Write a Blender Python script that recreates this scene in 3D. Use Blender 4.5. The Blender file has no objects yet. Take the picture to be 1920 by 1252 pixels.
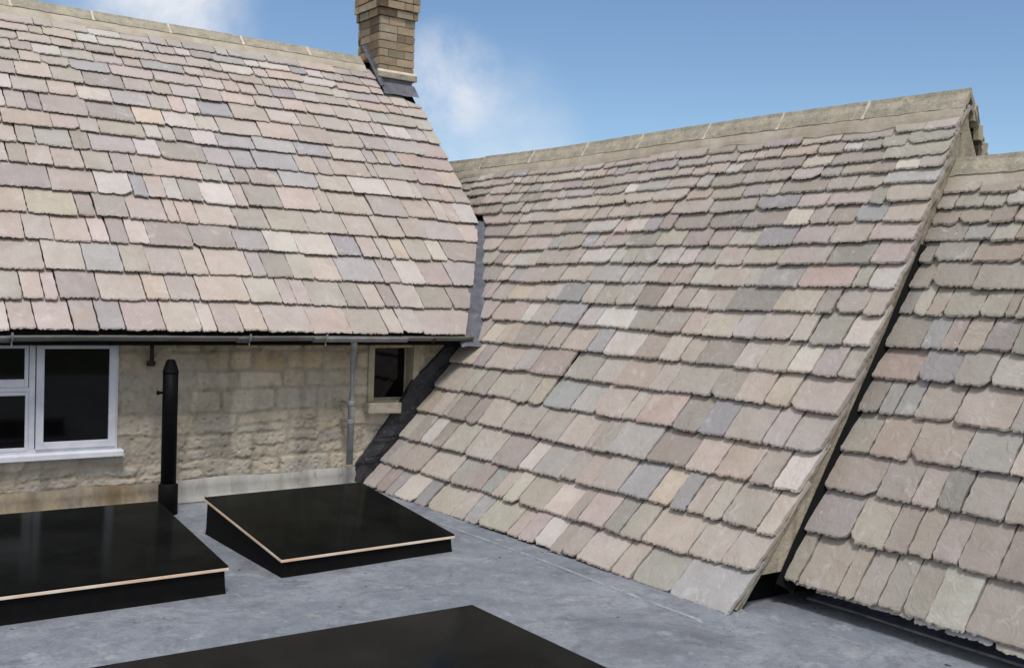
import bpy, math, random
import numpy as np
from mathutils import Vector, Matrix

# ---------------------------------------------------------------- camera
S = bpy.context.scene
C = S.collection
YAW, PITCH, ROLL, FPX = 0.620828772, -0.0388803975, 0.0339589532, 2035.95
cam_data = bpy.data.cameras.new('camera')
cam_data.sensor_width = 36.0
cam_data.lens = 36.0 * FPX / 1920.0
cam_data.clip_start = 0.05
cam_data.clip_end = 2000.0
cam = bpy.data.objects.new('camera', cam_data)
C.objects.link(cam)
fw = Vector((math.sin(YAW)*math.cos(PITCH), math.cos(YAW)*math.cos(PITCH), math.sin(PITCH)))
rt = Vector((math.cos(YAW), -math.sin(YAW), 0.0))
up = rt.cross(fw)
r2 = rt*math.cos(ROLL) + up*math.sin(ROLL)
u2 = -rt*math.sin(ROLL) + up*math.cos(ROLL)
cam.matrix_world = Matrix(((r2.x, u2.x, -fw.x, 0), (r2.y, u2.y, -fw.y, 0), (r2.z, u2.z, -fw.z, 0), (0, 0, 0, 1)))
S.camera = cam

# ---------------------------------------------------------------- light
SUN_EL, SUN_AZ = math.radians(63), math.radians(203)     # azimuth clockwise from +Y
sd = Vector((math.sin(SUN_AZ)*math.cos(SUN_EL), math.cos(SUN_AZ)*math.cos(SUN_EL), math.sin(SUN_EL)))
sun_data = bpy.data.lights.new('sun', 'SUN')
sun_data.energy = 2.3
sun_data.angle = math.radians(13)
sun_data.color = (1.0, 0.965, 0.925)
sun = bpy.data.objects.new('sun', sun_data)
C.objects.link(sun)
sun.rotation_euler = (-sd).to_track_quat('-Z', 'Y').to_euler()
sun.location = sd*30

world = bpy.data.worlds.new("World")
S.world = world
world.use_nodes = True
wt = world.node_tree
for n in list(wt.nodes): wt.nodes.remove(n)
wn = wt.nodes.new
wout = wn('ShaderNodeOutputWorld'); wbg = wn('ShaderNodeBackground')
wbg.inputs['Strength'].default_value = 0.13
sky = wn('ShaderNodeTexSky'); sky.sky_type = 'NISHITA'; sky.sun_disc = False
sky.sun_elevation = SUN_EL; sky.sun_rotation = SUN_AZ
sky.air_density = 1.0; sky.dust_density = 0.3; sky.ozone_density = 2.5; sky.altitude = 800
wt.links.new(wbg.outputs[0], wout.inputs[0])
tc = wn('ShaderNodeTexCoord')
def wmath(op, a, b=None, clamp=False):
    m = wn('ShaderNodeMath'); m.operation = op; m.use_clamp = clamp
    for i, v in enumerate((a, b)):
        if v is None: continue
        if isinstance(v, (int, float)): m.inputs[i].default_value = v
        else: wt.links.new(v, m.inputs[i])
    return m.outputs[0]
nz = wn('ShaderNodeTexNoise'); nz.inputs['Scale'].default_value = 9.0; nz.inputs['Detail'].default_value = 8; nz.inputs['Roughness'].default_value = 0.58
nz.inputs['Distortion'].default_value = 0.15
wt.links.new(tc.outputs['Generated'], nz.inputs['Vector'])
def cloud_patch(direction, cos_in, cos_out):
    d = Vector(direction).normalized()
    dp = wn('ShaderNodeVectorMath'); dp.operation = 'DOT_PRODUCT'
    wt.links.new(tc.outputs['Generated'], dp.inputs[0]); dp.inputs[1].default_value = d
    mr = wn('ShaderNodeMapRange'); mr.interpolation_type = 'SMOOTHSTEP'
    mr.inputs['From Min'].default_value = cos_out; mr.inputs['From Max'].default_value = cos_in
    wt.links.new(dp.outputs['Value'], mr.inputs['Value'])
    return mr.outputs[0]
p1 = cloud_patch((0.5182, 0.8360, 0.1804), math.cos(math.radians(0.3)), math.cos(math.radians(3.9)))
p2 = cloud_patch((0.2883, 0.9278, 0.2369), math.cos(math.radians(0.3)), math.cos(math.radians(5.5)))
p3 = cloud_patch((0.5501, 0.8248, 0.1304), math.cos(math.radians(0.5)), math.cos(math.radians(6.0)))
p3 = wmath('MULTIPLY', p3, 0.5)
pm = wmath('MAXIMUM', wmath('MAXIMUM', p1, p2), p3)
mrn = wn('ShaderNodeMapRange'); mrn.inputs['From Min'].default_value = 0.38; mrn.inputs['From Max'].default_value = 0.66
wt.links.new(nz.outputs['Fac'], mrn.inputs['Value'])
cl = wmath('MULTIPLY', pm, mrn.outputs[0], True)
cl = wmath('MULTIPLY', cl, 0.85)
# unseen broken cloud added behind and above the viewer for neutral fill light
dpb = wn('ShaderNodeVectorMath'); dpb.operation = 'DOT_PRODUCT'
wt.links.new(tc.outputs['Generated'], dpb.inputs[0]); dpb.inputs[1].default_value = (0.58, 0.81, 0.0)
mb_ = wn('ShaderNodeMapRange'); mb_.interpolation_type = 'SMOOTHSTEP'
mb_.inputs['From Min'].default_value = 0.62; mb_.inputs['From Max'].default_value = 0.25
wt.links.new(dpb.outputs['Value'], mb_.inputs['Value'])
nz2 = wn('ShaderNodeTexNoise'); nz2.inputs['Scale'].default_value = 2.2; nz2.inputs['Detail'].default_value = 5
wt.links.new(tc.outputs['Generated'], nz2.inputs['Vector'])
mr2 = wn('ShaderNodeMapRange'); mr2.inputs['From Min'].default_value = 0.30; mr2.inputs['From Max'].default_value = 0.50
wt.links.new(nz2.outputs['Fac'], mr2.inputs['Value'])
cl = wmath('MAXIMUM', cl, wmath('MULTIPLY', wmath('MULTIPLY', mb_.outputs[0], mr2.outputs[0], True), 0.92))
# a clear-weather tint of the sky itself, deeper blue than a bare horizon
tint = wn('ShaderNodeMix'); tint.data_type = 'RGBA'; tint.blend_type = 'MULTIPLY'; tint.inputs['Factor'].default_value = 1.0
wt.links.new(sky.outputs[0], tint.inputs['A']); tint.inputs['B'].default_value = (0.78, 0.83, 0.85, 1)
mixc = wn('ShaderNodeMix'); mixc.data_type = 'RGBA'
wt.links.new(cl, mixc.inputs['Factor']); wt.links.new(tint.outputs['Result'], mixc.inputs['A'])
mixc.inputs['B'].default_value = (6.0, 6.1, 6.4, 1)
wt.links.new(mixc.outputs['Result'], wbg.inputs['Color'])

S.view_settings.view_transform = 'Standard'
S.view_settings.look = 'None'
S.view_settings.exposure = 0.14
S.view_settings.gamma = 1.0

# ---------------------------------------------------------------- shared numbers (metres, eye at z = 0)
G = -2.06                    # flat roof level
YW = 10.0                    # front face of the house wall
YG = 4.87                    # gable of the side wing
TANM = math.tan(math.radians(47))
EY, EZ = 9.65, -0.442        # eave of the house roof
rng = random.Random(7)

# ---------------------------------------------------------------- noise in numpy
def _hash(ix, iy, iz, seed):
    h = (ix.astype(np.int64)*374761393 + iy.astype(np.int64)*668265263 + iz.astype(np.int64)*2147483647 + seed*974634777) & 0xffffffff
    h = ((h ^ (h >> 13)) * 1274126177) & 0xffffffff
    h = h ^ (h >> 16)
    return (h & 0xffff) / 65535.0
def vnoise(x, y, seed=0):
    x = np.asarray(x, float); y = np.asarray(y, float)
    ix = np.floor(x).astype(int); iy = np.floor(y).astype(int)
    fx = x-ix; fy = y-iy
    fx = fx*fx*(3-2*fx); fy = fy*fy*(3-2*fy)
    z = np.zeros_like(ix)
    a = _hash(ix, iy, z, seed); b = _hash(ix+1, iy, z, seed); c = _hash(ix, iy+1, z, seed); d = _hash(ix+1, iy+1, z, seed)
    return (a*(1-fx)+b*fx)*(1-fy) + (c*(1-fx)+d*fx)*fy
def fbm(x, y, seed=0, o=4):
    s = 0; a = 0.5; t = 0
    for k in range(o):
        s = s + a*vnoise(x*2**k, y*2**k, seed+k*17); t += a; a *= 0.5
    return s/t
def lin(c):
    return tuple(((v/255)/12.92 if v/255 <= 0.04045 else ((v/255+0.055)/1.055)**2.4) for v in c)

# ---------------------------------------------------------------- materials
def new_mat(name):
    m = bpy.data.materials.new(name); m.use_nodes = True
    nt = m.node_tree; b = nt.nodes['Principled BSDF']
    return m, nt, b
def N(nt, t, **kw):
    n = nt.nodes.new(t)
    for k, v in kw.items():
        if hasattr(n, k): setattr(n, k, v)
        else: n.inputs[k.replace('_', ' ')].default_value = v
    return n
def mixrgb(nt, fac, a, b, mode='MIX'):
    n = nt.nodes.new('ShaderNodeMix'); n.data_type = 'RGBA'; n.blend_type = mode
    for s, v in (('Factor', fac), ('A', a), ('B', b)):
        if hasattr(v, 'links') or hasattr(v, 'is_linked'): nt.links.new(v, n.inputs[s])
        elif isinstance(v, (int, float)): n.inputs[s].default_value = v
        else: n.inputs[s].default_value = (*v, 1) if len(v) == 3 else v
    return n.outputs['Result']
def mrange(nt, v, a, b, c=0.0, d=1.0):
    n = nt.nodes.new('ShaderNodeMapRange'); nt.links.new(v, n.inputs['Value'])
    n.inputs['From Min'].default_value = a; n.inputs['From Max'].default_value = b
    n.inputs['To Min'].default_value = c; n.inputs['To Max'].default_value = d
    return n.outputs[0]
def noise(nt, vec, scale, detail=6, rough=0.6, dist=0.0):
    n = N(nt, 'ShaderNodeTexNoise', Scale=scale, Detail=detail, Roughness=rough, Distortion=dist)
    if vec is not None: nt.links.new(vec, n.inputs['Vector'])
    return n.outputs['Fac']
def objco(nt, scale=(1, 1, 1)):
    t = nt.nodes.new('ShaderNodeTexCoord'); m = nt.nodes.new('ShaderNodeMapping')
    m.inputs['Scale'].default_value = scale
    nt.links.new(t.outputs['Object'], m.inputs['Vector'])
    return m.outputs[0]
def bump(nt, b, h, strength, dist, prev=None):
    n = N(nt, 'ShaderNodeBump', Strength=strength, Distance=dist)
    nt.links.new(h, n.inputs['Height'])
    if prev is not None: nt.links.new(prev, n.inputs['Normal'])
    nt.links.new(n.outputs[0], b.inputs['Normal'])
    return n.outputs[0]

def mat_slate():
    m, nt, b = new_mat('stone_slate')
    at = nt.nodes.new('ShaderNodeAttribute'); at.attribute_name = 'Col'
    co = objco(nt)
    mul = N(nt, 'ShaderNodeMath', operation='MULTIPLY'); nt.links.new(at.outputs['Alpha'], mul.inputs[0]); mul.inputs[1].default_value = 61.0
    cmb = nt.nodes.new('ShaderNodeCombineXYZ')
    for i in range(3): nt.links.new(mul.outputs[0], cmb.inputs[i])
    add = N(nt, 'ShaderNodeVectorMath', operation='ADD'); nt.links.new(co, add.inputs[0]); nt.links.new(cmb.outputs[0], add.inputs[1])
    v = add.outputs[0]
    big = noise(nt, v, 3.6, 5, 0.6, 0.6)
    c = mixrgb(nt, mrange(nt, big, 0.35, 0.70), at.outputs['Color'], mixrgb(nt, 1.0, at.outputs['Color'], (0.86, 0.83, 0.80), 'MULTIPLY'))
    och = noise(nt, v, 2.3, 6, 0.65, 1.2)
    c = mixrgb(nt, mrange(nt, och, 0.60, 0.78, 0, 0.40), c, mixrgb(nt, 1.0, c, (1.12, 0.93, 0.70), 'MULTIPLY'))
    pale = noise(nt, v, 5.0, 7, 0.7, 0.8)
    c = mixrgb(nt, mrange(nt, pale, 0.57, 0.76, 0, 0.50), c, (0.64, 0.63, 0.62))  # pale scuffs, strengthened to paint sheen into the colour
    fine = noise(nt, v, 60, 4, 0.7)
    c = mixrgb(nt, mrange(nt, fine, 0.3, 0.7, 0.0, 0.22), c, mixrgb(nt, 1.0, c, (0.66, 0.64, 0.62), 'MULTIPLY'))
    spk = noise(nt, v, 26, 3, 0.5)
    c = mixrgb(nt, mrange(nt, spk, 0.70, 0.76, 0.0, 0.5), c, (0.66, 0.65, 0.62))
    nt.links.new(c, b.inputs['Base Color'])
    rr = mrange(nt, big, 0.3, 0.7, 0.50, 0.72)
    nt.links.new(rr, b.inputs['Roughness'])
    b.inputs['Specular IOR Level'].default_value = 0.45
    riv = noise(nt, v, 7.0, 7, 0.62, 1.8)
    n1 = bump(nt, b, riv, 0.9, 0.013)
    vor = N(nt, 'ShaderNodeTexWave', Scale=3.2, Distortion=9.0, Detail=3.0); vor.inputs['Detail Scale'].default_value = 1.3
    nt.links.new(v, vor.inputs['Vector'])
    n2 = bump(nt, b, vor.outputs['Fac'], 0.16, 0.008, n1)
    bump(nt, b, noise(nt, v, 90, 4, 0.6), 0.30, 0.003, n2)
    return m

def mat_attr_stone(name, rough=0.9, bscale=30, bdist=0.006, bstr=0.6):
    m, nt, b = new_mat(name)
    at = nt.nodes.new('ShaderNodeAttribute'); at.attribute_name = 'Col'
    co = objco(nt)
    f = noise(nt, co, 9, 8, 0.7)
    c = mixrgb(nt, mrange(nt, f, 0.35, 0.68, 0.0, 0.55), at.outputs['Color'], mixrgb(nt, 1.0, at.outputs['Color'], (0.60, 0.56, 0.52), 'MULTIPLY'))
    g = noise(nt, co, 70, 4, 0.7)
    c = mixrgb(nt, mrange(nt, g, 0.55, 0.75, 0.0, 0.35), c, (0.50, 0.47, 0.40))
    nt.links.new(c, b.inputs['Base Color'])
    b.inputs['Roughness'].default_value = rough
    b.inputs['Specular IOR Level'].default_value = 0.25
    n1 = bump(nt, b, noise(nt, co, bscale, 8, 0.7), bstr, bdist)
    bump(nt, b, g, 0.3, 0.003, n1)
    return m

def mat_two(name, c1, c2, scale=6, rough=0.85, spots=None, bstr=0.5, bdist=0.005, spec=0.3, stretch=(1, 1, 1), lo=0.38, hi=0.62, bscale=35):
    m, nt, b = new_mat(name)
    co = objco(nt, stretch)
    f = noise(nt, co, scale, 8, 0.65, 0.4)
    c = mixrgb(nt, mrange(nt, f, lo, hi), c1, c2)
    if spots:
        for (sc, a, z, amt, col) in spots:
            s = noise(nt, co, sc, 6, 0.65)
            c = mixrgb(nt, mrange(nt, s, a, z, 0, amt), c, col)
    nt.links.new(c, b.inputs['Base Color'])
    b.inputs['Roughness'].default_value = rough
    b.inputs['Specular IOR Level'].default_value = spec
    bump(nt, b, noise(nt, objco(nt), bscale, 6, 0.65), bstr, bdist)
    return m

M = {}
M['slate'] = mat_slate()
M['rubble'] = mat_attr_stone('rubble_stone')
M['brick'] = mat_attr_stone('old_brick', bscale=50)
M['ridge'] = mat_two('ridge_stone', lin((146, 140, 126)), lin((172, 163, 145)), 7, 0.92,
                     [(22, 0.54, 0.66, 0.55, lin((108, 108, 100))), (13, 0.60, 0.72, 0.6, lin((196, 188, 164))), (42, 0.58, 0.68, 0.4, lin((96, 96, 88))), (30, 0.60, 0.68, 0.5, lin((200, 192, 168)))], bdist=0.014, bstr=0.8)
M['mortar'] = mat_two('lime_mortar', lin((184, 175, 160)), lin((164, 153, 136)), 4, 0.95, [(11, 0.58, 0.75, 0.5, lin((146, 132, 106))), (30, 0.62, 0.7, 0.3, lin((196, 188, 170)))], bdist=0.008)
M['gable'] = mat_two('weathered_mortar', lin((172, 162, 144)), lin((140, 130, 112)), 5, 0.95, [(9, 0.54, 0.68, 0.6, lin((116, 104, 86))), (16, 0.60, 0.70, 0.6, lin((80, 72, 62))), (12, 0.62, 0.7, 0.4, lin((188, 180, 162)))], bstr=0.9, bdist=0.018, bscale=16, stretch=(1.0, 1, 0.22))
for n_ in M['gable'].node_tree.nodes:
    if n_.type == 'MAPPING':
        n_.inputs['Rotation'].default_value = (0, math.radians(-30), 0)
M['joint'] = mat_two('joint_mortar', lin((205, 196, 176)), lin((188, 178, 158)), 14, 0.95)
M['lead'] = mat_two('grey_lead', lin((92, 94, 101)), lin((70, 73, 80)), 6, 0.6, [(16, 0.56, 0.7, 0.5, lin((132, 134, 140)))], spec=0.5, bdist=0.006, bscale=14)
M['dark_lead'] = mat_two('dark_lead', lin((50, 50, 54)), lin((28, 28, 32)), 7, 0.65, [(17, 0.56, 0.68, 0.6, lin((84, 84, 88))), (34, 0.62, 0.7, 0.5, lin((112, 112, 112)))], spec=0.4, bdist=0.010, bscale=18)
M['lead_mid'] = mat_two('mid_lead', lin((106, 106, 114)), lin((78, 78, 86)), 4, 0.6, [(14, 0.56, 0.7, 0.5, lin((112, 112, 120)))], spec=0.4, bdist=0.006, bscale=14)
M['blue_lead'] = mat_two('bluish_lead', lin((92, 98, 112)), lin((66, 71, 84)), 4, 0.6, [(14, 0.54, 0.68, 0.6, lin((44, 47, 56)))], spec=0.5, bdist=0.008, bscale=10)  # the lead's own dark blue-grey
M['rim'] = mat_two('pale_lead_edge', lin((158, 160, 162)), lin((122, 127, 136)), 9, 0.6, [(20, 0.55, 0.66, 0.8, lin((110, 112, 118)))], bdist=0.004)  # paler edge colour; on the upstand it paints in a lit edge
M['iron'] = mat_two('painted_iron', lin((112, 110, 104)), lin((84, 83, 80)), 5, 0.55, [(12, 0.55, 0.7, 0.7, lin((124, 126, 128))), (40, 0.64, 0.72, 0.6, lin((78, 60, 46)))], spec=0.5, stretch=(0.5, 1, 1))
M['pipe_grey'] = mat_two('pipe_grey', lin((140, 142, 142)), lin((116, 118, 118)), 8, 0.5, [(26, 0.58, 0.7, 0.6, lin((92, 92, 92)))], spec=0.5)
M['rust'] = mat_two('rusty_iron', lin((74, 52, 40)), lin((40, 32, 28)), 30, 0.9)
M['white'] = mat_two('white_paint', lin((214, 216, 222)), lin((196, 198, 206)), 5, 0.5, [(9, 0.62, 0.78, 0.5, lin((160, 160, 164))), (70, 0.68, 0.74, 0.6, lin((110, 104, 96)))], spec=0.45, bdist=0.002)
M['black'] = mat_two('black_rubber', (0.003, 0.003, 0.0035), (0.005, 0.005, 0.005), 7, 0.7, spec=0.12, bdist=0.003)
M['black_paint'] = mat_two('black_paint', (0.0025, 0.0025, 0.003), (0.004, 0.004, 0.005), 12, 0.55, spec=0.08, bdist=0.001)
M['trim'] = mat_two('pale_trim', lin((226, 214, 196)), lin((214, 178, 150)), 3, 0.4, spec=0.5, bdist=0.001)
M['dark'] = mat_two('dark_void', (0.006, 0.006, 0.006), (0.01, 0.01, 0.01), 5, 0.9, spec=0.1)
M['surround'] = mat_two('dressed_stone', lin((176, 166, 144)), lin((156, 146, 124)), 7, 0.9, [(18, 0.56, 0.72, 0.5, lin((136, 124, 102)))], bdist=0.005)
M['sillstone'] = mat_two('sill_stone', lin((168, 160, 146)), lin((146, 138, 122)), 12, 0.92, [(30, 0.56, 0.7, 0.5, lin((112, 104, 90)))], bdist=0.010)
M['flash_old'] = mat_two('stained_flashing', lin((142, 130, 110)), lin((108, 100, 90)), 3.5, 0.85,
                         [(2.2, 0.50, 0.66, 0.75, lin((106, 88, 58))), (7, 0.60, 0.72, 0.6, lin((84, 80, 74)))], stretch=(1.3, 1, 0.6), bdist=0.014, bstr=0.8, bscale=12)
M['flash_new'] = mat_two('weathered_flashing', lin((164, 162, 156)), lin((138, 137, 134)), 3.5, 0.75,
                         [(3, 0.52, 0.68, 0.6, lin((118, 112, 100))), (8, 0.60, 0.70, 0.6, lin((90, 88, 84)))], stretch=(1.5, 1, 0.5), bdist=0.010)

def mat_glass(name, tint=(0.004, 0.004, 0.0045), spec=0.35, rough=0.06):
    m, nt, b = new_mat(name)
    co = objco(nt)
    c = mixrgb(nt, mrange(nt, noise(nt, co, 3, 5, 0.6), 0.4, 0.7), tint, tuple(v*1.9 for v in tint))
    nt.links.new(c, b.inputs['Base Color'])
    r = mrange(nt, noise(nt, co, 1.2, 3, 0.5), 0.35, 0.7, rough, rough*1.5)
    nt.links.new(r, b.inputs['Roughness'])
    b.inputs['Specular IOR Level'].default_value = spec
    return m
M['glass_roof'] = mat_glass('dark_tinted_glass', (0.0055, 0.0060, 0.0054), 0.5, 0.09)
M['black_glass'] = mat_glass('black_glass_border', (0.0035, 0.0035, 0.0035), 0.05, 0.12)
M['glass_roof'].node_tree.nodes['Principled BSDF'].inputs['IOR'].default_value = 1.10
M['glass'] = mat_glass('window_glass', (0.003, 0.003, 0.0035), 0.22, 0.03)

def mat_flat():
    m, nt, b = new_mat('felt_roof')
    co = objco(nt)
    a = noise(nt, co, 1.1, 8, 0.62, 0.5)
    c = mixrgb(nt, mrange(nt, a, 0.36, 0.64), lin((118, 124, 132)), lin((144, 148, 155)))
    d = noise(nt, co, 2.7, 8, 0.7, 0.8)
    c = mixrgb(nt, mrange(nt, d, 0.56, 0.66, 0, 0.6), c, lin((94, 96, 102)))
    e = noise(nt, co, 1.7, 7, 0.7, 0.3)
    c = mixrgb(nt, mrange(nt, e, 0.60, 0.72, 0, 0.40), c, lin((150, 142, 128)))
    w2 = noise(nt, co, 6.5, 9, 0.78, 0.6)
    c = mixrgb(nt, mrange(nt, w2, 0.46, 0.62, 0, 0.45), c, lin((84, 88, 96)))
    w3 = noise(nt, co, 5.0, 9, 0.80, 0.2)
    c = mixrgb(nt, mrange(nt, w3, 0.55, 0.66, 0, 0.55), c, lin((172, 175, 180)))
    w4 = noise(nt, co, 0.9, 7, 0.70, 0.9)
    c = mixrgb(nt, mrange(nt, w4, 0.55, 0.64, 0, 0.55), c, lin((92, 94, 100)))
    w5 = noise(nt, objco(nt, (1.6, 0.5, 1)), 2.6, 6, 0.7, 1.5)
    c = mixrgb(nt, mrange(nt, w5, 0.62, 0.66, 0, 0.35), c, lin((164, 160, 150)))
    f = noise(nt, co, 38, 5, 0.75)
    c = mixrgb(nt, mrange(nt, f, 0.48, 0.72, 0, 0.55), c, lin((88, 92, 100)))
    g = noise(nt, co, 14, 2, 0.4)
    c = mixrgb(nt, mrange(nt, g, 0.735, 0.76, 0, 0.85), c, lin((46, 44, 42)))
    h = noise(nt, co, 19, 3, 0.5, 0.4)
    c = mixrgb(nt, mrange(nt, h, 0.70, 0.75, 0, 0.5), c, lin((176, 172, 162)))
    nt.links.new(c, b.inputs['Base Color'])
    nt.links.new(mrange(nt, a, 0.3, 0.7, 0.72, 0.45), b.inputs['Roughness'])
    b.inputs['Specular IOR Level'].default_value = 0.4
    n1 = bump(nt, b, noise(nt, co, 4.0, 5, 0.55, 0.5), 0.35, 0.010)
    bump(nt, b, noise(nt, co, 55, 6, 0.7), 0.8, 0.007, n1)
    return m
M['flat'] = mat_flat()
M['grass'] = mat_two('meadow', (0.045, 0.07, 0.02), (0.07, 0.085, 0.03), 0.4, 0.95)

# ---------------------------------------------------------------- mesh helpers
class Buf:
    def __init__(s): s.v = []; s.f = []; s.c = []
    def vert(s, p, c=(1, 1, 1, 1)):
        s.v.append((p[0], p[1], p[2])); s.c.append(c); return len(s.v)-1
    def face(s, *i): s.f.append(tuple(i))
    def quad(s, a, b, c, d, col=(1, 1, 1, 1)):
        i = [s.vert(p, col) for p in (a, b, c, d)]; s.f.append(tuple(i))
    def box(s, lo, hi, col=(1, 1, 1, 1), jit=0.0, r=None):
        r = r or rng
        pts = [(x, y, z) for x in (lo[0], hi[0]) for y in (lo[1], hi[1]) for z in (lo[2], hi[2])]
        i = [s.vert(tuple(q + r.uniform(-jit, jit) for q in p) if jit else p, col) for p in pts]
        for f in ((0, 1, 3, 2), (4, 6, 7, 5), (0, 4, 5, 1), (2, 3, 7, 6), (0, 2, 6, 4), (1, 5, 7, 3)):
            s.f.append(tuple(i[k] for k in f))
    def prism(s, poly, axis, a, b, col=(1, 1, 1, 1)):
        # poly: 2-D points in the other two axes, extruded between a and b along axis
        def mk(p, t):
            if axis == 0: return (t, p[0], p[1])
            if axis == 1: return (p[0], t, p[1])
            return (p[0], p[1], t)
        A = [s.vert(mk(p, a), col) for p in poly]; B = [s.vert(mk(p, b), col) for p in poly]
        n = len(poly)
        s.f.append(tuple(A)); s.f.append(tuple(reversed(B)))
        for k in range(n):
            s.f.append((A[k], B[k], B[(k+1) % n], A[(k+1) % n]))
    def tube(s, path, radii, seg=20, cap=True, col=(1, 1, 1, 1)):
        rings = []
        for k, p in enumerate(path):
            p = Vector(p)
            d = (Vector(path[min(k+1, len(path)-1)]) - Vector(path[max(k-1, 0)]))
            d = d.normalized() if d.length > 1e-9 else Vector((0, 0, 1))
            a = Vector((0, 0, 1)).cross(d)
            if a.length < 1e-3: a = Vector((1, 0, 0))
            a.normalize(); b = d.cross(a)
            r = radii[k] if hasattr(radii, '__len__') else radii
            rings.append([s.vert(p + a*(r*math.cos(2*math.pi*j/seg)) + b*(r*math.sin(2*math.pi*j/seg)), col) for j in range(seg)])
        for q in range(len(rings)-1):
            for j in range(seg):
                s.f.append((rings[q][j], rings[q][(j+1) % seg], rings[q+1][(j+1) % seg], rings[q+1][j]))
        if cap:
            s.f.append(tuple(reversed(rings[0]))); s.f.append(tuple(rings[-1]))
    def build(s, name, mat, parent=None, smooth=False, bevel=0.0, colors=False, recalc=True):
        me = bpy.data.meshes.new(name)
        me.from_pydata(s.v, [], s.f)
        if colors:
            a = me.color_attributes.new('Col', 'FLOAT_COLOR', 'POINT')
            a.data.foreach_set('color', np.array(s.c, dtype=np.float32).ravel())
        if recalc:
            import bmesh
            bm = bmesh.new(); bm.from_mesh(me)
            bmesh.ops.recalc_face_normals(bm, faces=bm.faces)
            bm.to_mesh(me); bm.free()
        me.materials.append(mat)
        if smooth: me.polygons.foreach_set('use_smooth', [True]*len(me.polygons))
        o = bpy.data.objects.new(name, me)
        C.objects.link(o)
        if parent is not None: o.parent = parent
        if bevel:
            b = o.modifiers.new('edge', 'BEVEL'); b.width = bevel; b.segments = 2; b.limit_method = 'ANGLE'
        me.update()
        return o
def thing(name, label, cat, loc=(0, 0, 0), group=None):
    o = bpy.data.objects.new(name, None); C.objects.link(o)
    o['label'] = label; o['category'] = cat
    o.location = loc
    if group: o['group'] = group
    return o

# ---------------------------------------------------------------- slates
PAL = [((189, 180, 167), 7), ((184, 173, 158), 6), ((190, 176, 166), 5), ((180, 165, 156), 3), ((175, 173, 172), 3),
       ((164, 166, 171), 1.6), ((172, 160, 157), 1.3), ((196, 179, 154), 1.4), ((177, 171, 158), 4), ((199, 194, 187), 3),
       ((198, 180, 165), 2.5), ((168, 160, 149), 2.5), ((203, 198, 194), 0.9), ((190, 166, 149), 0.7)]
PW = [w for _, w in PAL]
def slate_colour(r, shift=(1, 1, 1), var=0.09):
    c = list(lin(r.choices(PAL, PW)[0][0]))
    k = r.uniform(0.97-var, 0.97+var)*(1.16 if r.random() < var*0.8 else 1.0)
    avg = sum(c)/3
    c = [(avg + (v-avg)*0.46)*k*r.uniform(0.97, 1.03)*s for v, s in zip(c, shift)]
    return c

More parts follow.
